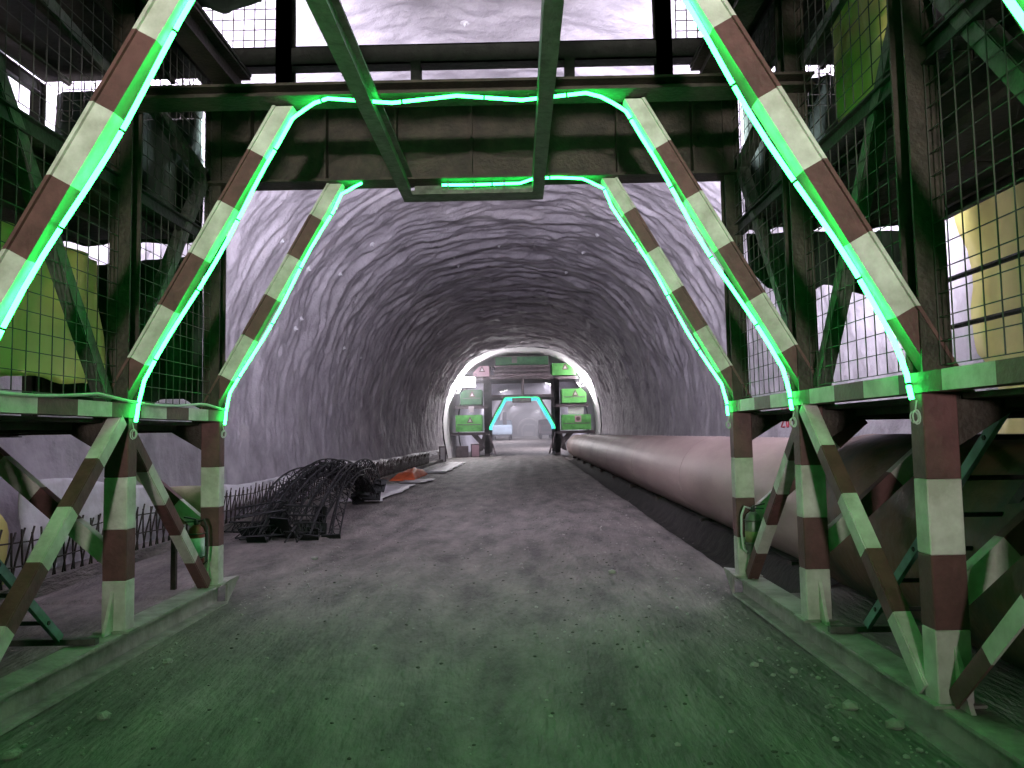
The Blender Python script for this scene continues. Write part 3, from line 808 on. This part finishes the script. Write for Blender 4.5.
# ------------------------------------------------------------------ rock bolts and spray marks on the wall
Xp, Zp, NXp, NZp, qp = profile(270)
def on_wall(y, s, out=0.0):
    d = float(wall_disp(np.array(y), np.array(s))) + out
    return V(float(np.interp(s, qp, Xp)) + float(np.interp(s, qp, NXp)) * d + float(XC(y)), y, float(np.interp(s, qp, Zp)) + float(np.interp(s, qp, NZp)) * d), V(float(np.interp(s, qp, NXp)), 0, float(np.interp(s, qp, NZp)))
for i in range(34):
    y = 9.5 + 1.05 * (i // 2) + random.random() * .6; s = TUN_L * random.choice([.2, .27, .33, .42, .48, .54, .6, .68, .75, .8]) + random.uniform(-.4, .4)
    p, nrm = on_wall(y, s, .0)
    par = SHOT[0] if s < TUN_L * .36 else SHOT[1] if s < TUN_L * .64 else SHOT[2]
    mb = MB(); mb.tube([p - nrm * .05, p + nrm * .012, p + nrm * .02, p + nrm * .06], [.075, .07, .03, .012], 7)
    mb.build('rock_bolt', M['white_membrane'], par)
def spray(y0, s0, strokes, sc, f=1):
    mb = MB()
    for st in strokes:
        mb.tube([on_wall(y0 + f * a * sc, s0 + f * b * sc, .012)[0] for a, b in st], .018, 4)
    return mb
two = [(0, .9), (.2, 1), (.45, .9), (.5, .65), (.3, .35), (0, 0), (.55, 0)]
eight = [(.9, .55), (.72, .75), (.85, 1), (1.1, 1), (1.2, .75), (.9, .5), (.72, .25), (.85, 0), (1.15, 0), (1.22, .3), (.9, .55)]
six = [(1.9, 1), (1.55, .7), (1.45, .3), (1.65, 0), (1.9, .1), (1.9, .4), (1.6, .45)]
spray(10.9, 1.55, [two, eight], .42).build('spray_mark', M['spray_red'], SHOT[0])
spray(14.3, 1.65, [[(0, 0), (.4, .8)], [(.4, 0), (0, .8)], [(.6, .1), (.6, .8)]], .4).build('spray_mark', M['spray_red'], SHOT[0])
spray(14.9, TUN_L - 2.05, [two, eight, six], .36, -1).build('spray_mark', M['spray_red'], SHOT[2])

# ------------------------------------------------------------------ stones
def stone_mesh(seed, r):
    rs = np.random.RandomState(seed); t = (1 + 5 ** .5) / 2
    vs = np.array([(-1, t, 0), (1, t, 0), (-1, -t, 0), (1, -t, 0), (0, -1, t), (0, 1, t), (0, -1, -t), (0, 1, -t), (t, 0, -1), (t, 0, 1), (-t, 0, -1), (-t, 0, 1)], float) / 1.9
    vs = vs * (1 + .35 * (rs.rand(12, 1) - .5)) * np.array([1, .8 + .4 * rs.rand(), .65]) * r
    fs = [(0, 11, 5), (0, 5, 1), (0, 1, 7), (0, 7, 10), (0, 10, 11), (1, 5, 9), (5, 11, 4), (11, 10, 2), (10, 7, 6), (7, 1, 8), (3, 9, 4), (3, 4, 2), (3, 2, 6), (3, 6, 8), (3, 8, 9), (4, 9, 5), (2, 4, 11), (6, 2, 10), (8, 6, 7), (9, 8, 1)]
    return vs, fs
big = [(2.30, 4.39, .05, 'grey stone against the right skid beam, nearest the middle'), (2.42, 4.12, .06, 'larger grey stone against the right skid beam near the nearest leg'), (2.02, 5.24, .035, 'small pale stone on the floor left of the right skid beam'),
       (2.22, 5.06, .035, 'small pale stone close beside the right skid beam'), (-2.18, 5.5, .04, 'pale stone lying by the left skid beam'), (-2.06, 4.45, .045, 'pale stone on the lower left floor near the skid beam'),
       (-2.21, 3.89, .05, 'pale stone in the bottom left corner of the floor'), (1.47, 8.67, .05, 'dark stone on the floor beyond the right skid beam end'), (-2.4, 10.19, .05, 'white stone on the floor in front of the girder pile')]
for i, (x, y, r, lab) in enumerate(big):
    vs, fs = stone_mesh(i, r); mb = MB(); z = float(floor_z(x, y)) - .015
    mb.v = [(a + x, b + y, c + z + r * .3) for a, b, c in vs]; mb.f = fs; mb.m = [0] * len(fs)
    tag(mb.build('stone', M['stone']), lab, 'stone')
mb = MB()
for i in range(1500):
    y = 2.4 + 22 * random.random() ** 1.8; x = random.uniform(-2.45, 2.7) if random.random() < .55 else random.choice([-1, 1]) * (2.42 - abs(random.gauss(0, .25)))
    if abs(abs(x) - 2.6) < .12 and y < 7.7: continue
    r = .006 + .016 * random.random() ** 3
    vs, fs = stone_mesh(i + 100, r); z = float(floor_z(x, y)) - .015; b0 = len(mb.v)
    x += float(XC(y))
    mb.v += [(a + x, b + y, c + z + r * .25) for a, b, c in vs]; mb.f += [tuple(b0 + k for k in f) for f in fs]; mb.m += [0] * len(fs)
tag(mb.build('gravel', M['stone']), 'loose gravel scattered over the dirt roadway', 'gravel', kind='stuff')

mb = MB()
for i in range(900):
    y = 2.6 + 20 * random.random() ** 1.6; x = random.uniform(-2.4, 2.75) if random.random() < .6 else random.gauss(1.2, .45)
    if abs(abs(x) - 2.6) < .12 and y < 7.7: continue
    r = .004 + .011 * random.random() ** 2
    vs, fs = stone_mesh(i + 2000, r); z = float(floor_z(x, y)) - .015; b0 = len(mb.v)
    x += float(XC(y))
    mb.v += [(a * 1.2 + x, b + y, c + z + r * .2) for a, b, c in vs]; mb.f += [tuple(b0 + k for k in f) for f in fs]; mb.m += [0] * len(fs)
M['clod'] = mat('mud_clod', (.075, .066, .06), (.045, .04, .037), .9, scale=9, bump=.3)
tag(mb.build('mud_clods', M['clod']), 'small dark mud clods scattered over the dirt roadway', 'mud', kind='stuff')

# ------------------------------------------------------------------ far gantry
def far_gantry():
    Y0 = 56.0; xc = .72
    root = empty('steel_gantry', (xc, Y0, 0), 'distant gantry carrying green boxes and a teal lit portal, beyond the dark stretch of tunnel', 'gantry')
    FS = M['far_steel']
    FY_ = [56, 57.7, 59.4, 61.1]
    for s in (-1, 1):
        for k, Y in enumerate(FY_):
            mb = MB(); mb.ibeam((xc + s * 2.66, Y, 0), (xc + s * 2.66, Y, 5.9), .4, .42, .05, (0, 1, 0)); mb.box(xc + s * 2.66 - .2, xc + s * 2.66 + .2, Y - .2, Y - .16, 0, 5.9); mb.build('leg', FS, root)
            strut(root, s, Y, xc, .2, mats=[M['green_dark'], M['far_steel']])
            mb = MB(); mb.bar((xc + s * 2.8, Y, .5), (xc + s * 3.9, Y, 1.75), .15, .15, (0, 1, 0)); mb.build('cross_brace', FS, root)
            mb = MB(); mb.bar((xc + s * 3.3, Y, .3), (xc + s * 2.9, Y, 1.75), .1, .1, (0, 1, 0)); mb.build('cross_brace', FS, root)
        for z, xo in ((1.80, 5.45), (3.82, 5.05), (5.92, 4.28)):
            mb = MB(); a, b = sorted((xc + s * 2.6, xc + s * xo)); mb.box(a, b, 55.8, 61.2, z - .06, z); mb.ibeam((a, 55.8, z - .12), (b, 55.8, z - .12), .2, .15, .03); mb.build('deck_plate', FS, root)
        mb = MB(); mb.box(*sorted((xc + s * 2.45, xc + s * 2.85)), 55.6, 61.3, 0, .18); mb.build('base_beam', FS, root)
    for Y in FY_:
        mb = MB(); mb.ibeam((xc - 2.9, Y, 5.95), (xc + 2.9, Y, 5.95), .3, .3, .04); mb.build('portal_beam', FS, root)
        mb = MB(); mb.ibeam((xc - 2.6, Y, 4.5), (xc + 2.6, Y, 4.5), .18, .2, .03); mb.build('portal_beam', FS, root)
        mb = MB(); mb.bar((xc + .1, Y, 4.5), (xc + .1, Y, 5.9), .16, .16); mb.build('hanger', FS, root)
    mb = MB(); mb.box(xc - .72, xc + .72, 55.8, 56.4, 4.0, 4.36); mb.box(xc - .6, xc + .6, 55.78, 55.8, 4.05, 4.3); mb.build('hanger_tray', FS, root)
    # truss and box on top
    mb = MB()
    for z in (6.1, 6.4, 6.75): mb.box(xc - 2.05, xc + 2.2, 55.8, 56.1, z - .06, z + .06)
    for i in range(9):
        x = xc - 2.0 + i * .52; mb.bar((x, 55.95, 6.1), (x + .26 * (1 if i % 2 else -1), 55.95, 6.75), .08, .08)
    mb.box(xc - 2.05, xc + 2.2, 56.3, 60, 6.15, 6.7); mb.build('truss', FS, root)
    mb = MB(); mb.box(xc - 2.0, xc + 2.1, 55.85, 60, 6.85, 7.5); b = mb.build('top_box', M['green_dark'], root, bevel=.03)
    mb = MB(); mb.box(xc - .7, xc - .3, 55.8, 55.85, 7.0, 7.45); mb.build('box_patch', FS, b)
    mb = MB()
    for x in (-2.0, 2.06): mb.box(xc + x, xc + x + .05, 55.82, 55.87, 6.85, 7.52)
    mb.box(xc - 2.0, xc + 2.1, 55.82, 55.87, 7.47, 7.52); mb.build('box_frame', FS, b)
    # green netted boxes on the side decks
    def gbox(x0, x1, z0, z1, matl, sign, chamfer=0, split=True):
        poly = [(x0, 55.6, z0), (x1, 55.6, z0), (x1, 55.6, z1 - (chamfer if chamfer > 0 else 0)), (x1 - max(chamfer, 0) , 55.6, z1), (x0 - min(chamfer, 0), 55.6, z1), (x0, 55.6, z1 + min(chamfer, 0))]
        mb = MB(); mb.prism(poly, (0, 2.4, 0)); o = mb.build('green_box', matl, root)
        if split:
            zm = z0 + (z1 - z0) * .42
            mb = MB(); mb.box(x0 + .1, x1 - .1, 55.56, 55.6, zm - .03, zm + .03); mb.build('box_strap', FS, o)
        xm = x0 + (x1 - x0) * .55; zc_ = z0 + (z1 - z0) * .72; h = .24
        if sign == 'tri':
            mb = MB(); mb.prism([(xm - h, 55.58, zc_ - h), (xm + h, 55.58, zc_ - h), (xm, 55.58, zc_ + h)], (0, .02, 0)); g = mb.build('warning_sign', M['sign_dark'], o)
            mb = MB(); mb.prism([(xm - h * .5, 55.56, zc_ - h * .7), (xm + h * .5, 55.56, zc_ - h * .7), (xm, 55.56, zc_ + h * .35)], (0, .02, 0)); mb.build('sign_face', M['board'], o)
        else:
            mb = MB(); mb.box(xm - h, xm + h, 55.57, 55.6, zc_ - h, zc_ + h); mb.build('warning_sign', M['pink'], o)
            mb = MB(); mb.lathe((xm, 55.57, zc_), [(.16, -.02), (.16, 0)], 12, 'Y', ); mb.build('sign_face', M['sign_dark'], o)
    gbox(-4.3, -2.3, 1.86, 3.1, M['green_net'], 'tri')
    gbox(-3.9, -2.3, 3.9, 5.0, M['green_dark'], 'tri', -.3)
    gbox(-2.9, -1.7, 6.0, 6.8, M['pink'], 'tri', -.5, False)
    gbox(3.75, 5.9, 1.86, 3.0, M['green_net'], 'sq')
    gbox(3.75, 5.6, 3.9, 4.95, M['green_net'], 'tri', .35)
    gbox(3.05, 4.85, 6.0, 6.9, M['green_net'], 'tri', .5, False)
    mb = MB(); mb.box(4.2, 5.4, 55.9, 55.95, 3.05, 3.6); mb.build('white_board', M['board'], root)
    mb = MB(); mb.box(-3.3, -2.9, 55.5, 55.6, 3.3, 3.75); mb.build('white_board', M['board'], root)
    for x in (-1.3, 2.7):
        mb = MB(); mb.bar((x, 55.5, .1), (x + (.5 if x < 0 else -.5) * -1, 55.5, 1.7), .12, .12); mb.build('diagonal_brace', FS, root)
    # rope lights of the far portals
    for k, Y in enumerate(FY_):
        rope('rope_light', led_path(Y - .25, sag=False, seed=k, xc=xc, zc=.2), M['led_far'] if k == 0 else M['led_teal'],
             ['outermost green rope light round the distant portal', 'second teal rope light inside the distant portal', 'third teal rope light inside the distant portal', 'innermost teal rope light of the distant portal'][k], 'rope lights of the distant gantry', r=.03 if k == 0 else .02, tie=False)
far_gantry()
floodlight('dazzling white floodlight on the left side of the distant gantry', (-3.25, 55.0, 5.55), (.03, -1, .02), 1.0, P_FAR * .12, (1, .96, 1), lens='lens_far', mount=V(0, 0, .6))
floodlight('left lamp behind the distant gantry lighting the pale lining', (-3.9, 54.6, 4.9), (-.8, -.25, .5), .6, P_FAR * .16, (1, .93, 1), lens='lens_far', mount=V(0, .5, 0))
floodlight('right lamp beside the distant gantry lighting the pale lining', (5.0, 54.9, 5.2), (.7, -.25, .5), .5, P_FAR * .16, (1, .93, .97), lens='lens', mount=V(0, .5, 0))

# a few crates and a drum at the foot of the far gantry
def crate(x, y, wd, dp, h, matl, label, cat='crate'):
    root = empty('crate', (x, y, 0), label, cat)
    mb = MB(); mb.box(x - wd / 2, x + wd / 2, y - dp / 2, y + dp / 2, .0, h); mb.build('body', matl, root, bevel=.02)
    mb = MB()
    for k in (-1, 1): mb.box(x + k * wd / 2 - .04, x + k * wd / 2 + .04, y - dp / 2 - .03, y - dp / 2, 0, h)
    mb.box(x - wd / 2, x + wd / 2, y - dp / 2 - .03, y - dp / 2, h - .08, h); mb.build('batten', M['far_steel'], root)
crate(-3.7, 54.2, .85, .7, .8, M['far_steel'], 'dark crate at the left foot of the distant gantry')
crate(-2.75, 54.6, .6, .6, .95, M['pink'], 'pinkish crate beside the dark one under the distant left deck')
crate(-4.25, 45.6, .35, .35, .95, M['board'], 'white block standing at the far end of the white membrane strip', 'block')

# ------------------------------------------------------------------ vehicles and far portal beyond
def truck(x, y, wd, h, matl, label, mast):
    z = float(ZC(y)); root = empty('truck', (x, y, z), label, 'truck')
    mb = MB(); mb.box(x - wd / 2, x + wd / 2, y, y + 5, z + .75, z + h); mb.build('body', matl, root, bevel=.05)
    mb = MB(); mb.box(x - wd * .38, x + wd * .38, y - .05, y, z + 1.0, z + h - .2); mb.build('tailgate', M['truck_dark'] if mast is None else matl, root)
    mb = MB(); mb.box(x - wd * .35, x + wd * .35, y + .1, y + 6.5, z + .5, z + .75); mb.build('chassis', M['truck_dark'], root)
    for sx in (-1, 1):
        for yy in (.7, 1.9, 5.6):
            mb = MB(); mb.lathe((x + sx * wd * .38 - .17, y + yy, z + .5), [(.3, 0), (.5, .04), (.5, .3), (.3, .34)], 14, 'X'); mb.build('wheel', M['rubber'], root, True)
    mb = MB(); mb.box(x - wd * .46, x + wd * .46, y + 5.1, y + 6.7, z + .75, z + 2.7); mb.build('cab', matl, root, bevel=.1)
    if mast:
        mb = MB(); mb.box(x + mast - .25, x + mast + .25, y + 4, y + 5, z + h, z + h + 1.8); mb.build('mast', M['truck_dark'], root)
truck(-1.75, 96, 2.8, 2.0, M['truck'], 'blue grey truck standing on the left beyond the distant portal', .35)
truck(4.2, 100, 1.9, 1.9, M['far_steel'], 'dark truck on the right beyond the distant portal', None)
def far_portal():
    y = 200; xc = 3.3; z = float(ZC(y)); root = empty('portal_ring', (xc, y, z), 'tiny lit portal ring far down the tunnel', 'portal')
    mb = MB(); mb.tube([(xc + 3.1 * math.cos(a), y, z + 1.6 + 3.1 * math.sin(a)) for a in np.linspace(-.3, math.pi + .3, 22)], .28, 6); mb.build('arch', M['board'], root, True)
    mb = MB(); mb.tube([(xc + p, y - .5, z + q) for p, q in ((-1.9, .1), (-2.0, 2.0), (-1.2, 3.1), (1.2, 3.1), (2.0, 2.0), (1.9, .1))], .25, 6); mb.build('portal_frame', M['board'], root)
    mb = MB(); mb.box(xc - 1.3, xc + 1.3, y - .3, y + .3, z, z + 1.2); mb.build('block', M['board'], root)
far_portal()
for i, y in enumerate((72, 92, 118, 150, 185)):
    floodlight('ceiling lamp number %s beyond the distant gantry' % ['one', 'two', 'three', 'four', 'five'][i], (float(XC(y)) + (-2.6 if i % 2 else 2.6), y, 6.3 + float(ZC(y))), (.25 if i % 2 else -.25, .05, -1), 1.0, 1500, (.93, .87, 1), mount=V(0, 0, .45))

# ------------------------------------------------------------------ dust haze beyond the far gantry
hz = bpy.data.materials.new('dust_haze'); hz.use_nodes = True
nt = hz.node_tree; nt.nodes.clear(); o_ = nt.nodes.new('ShaderNodeOutputMaterial'); v_ = nt.nodes.new('ShaderNodeVolumeScatter')
v_.inputs['Color'].default_value = (.95, .93, 1, 1); v_.inputs['Density'].default_value = .008; v_.inputs['Anisotropy'].default_value = .2
nt.links.new(v_.outputs[0], o_.inputs['Volume'])
mb = MB(); mb.box(-4.5, 8.5, 49, 233, -.2, 7.6)
tag(mb.build('dust_haze', hz), 'pale dust haze filling the tunnel beyond the distant gantry', 'haze', kind='stuff')
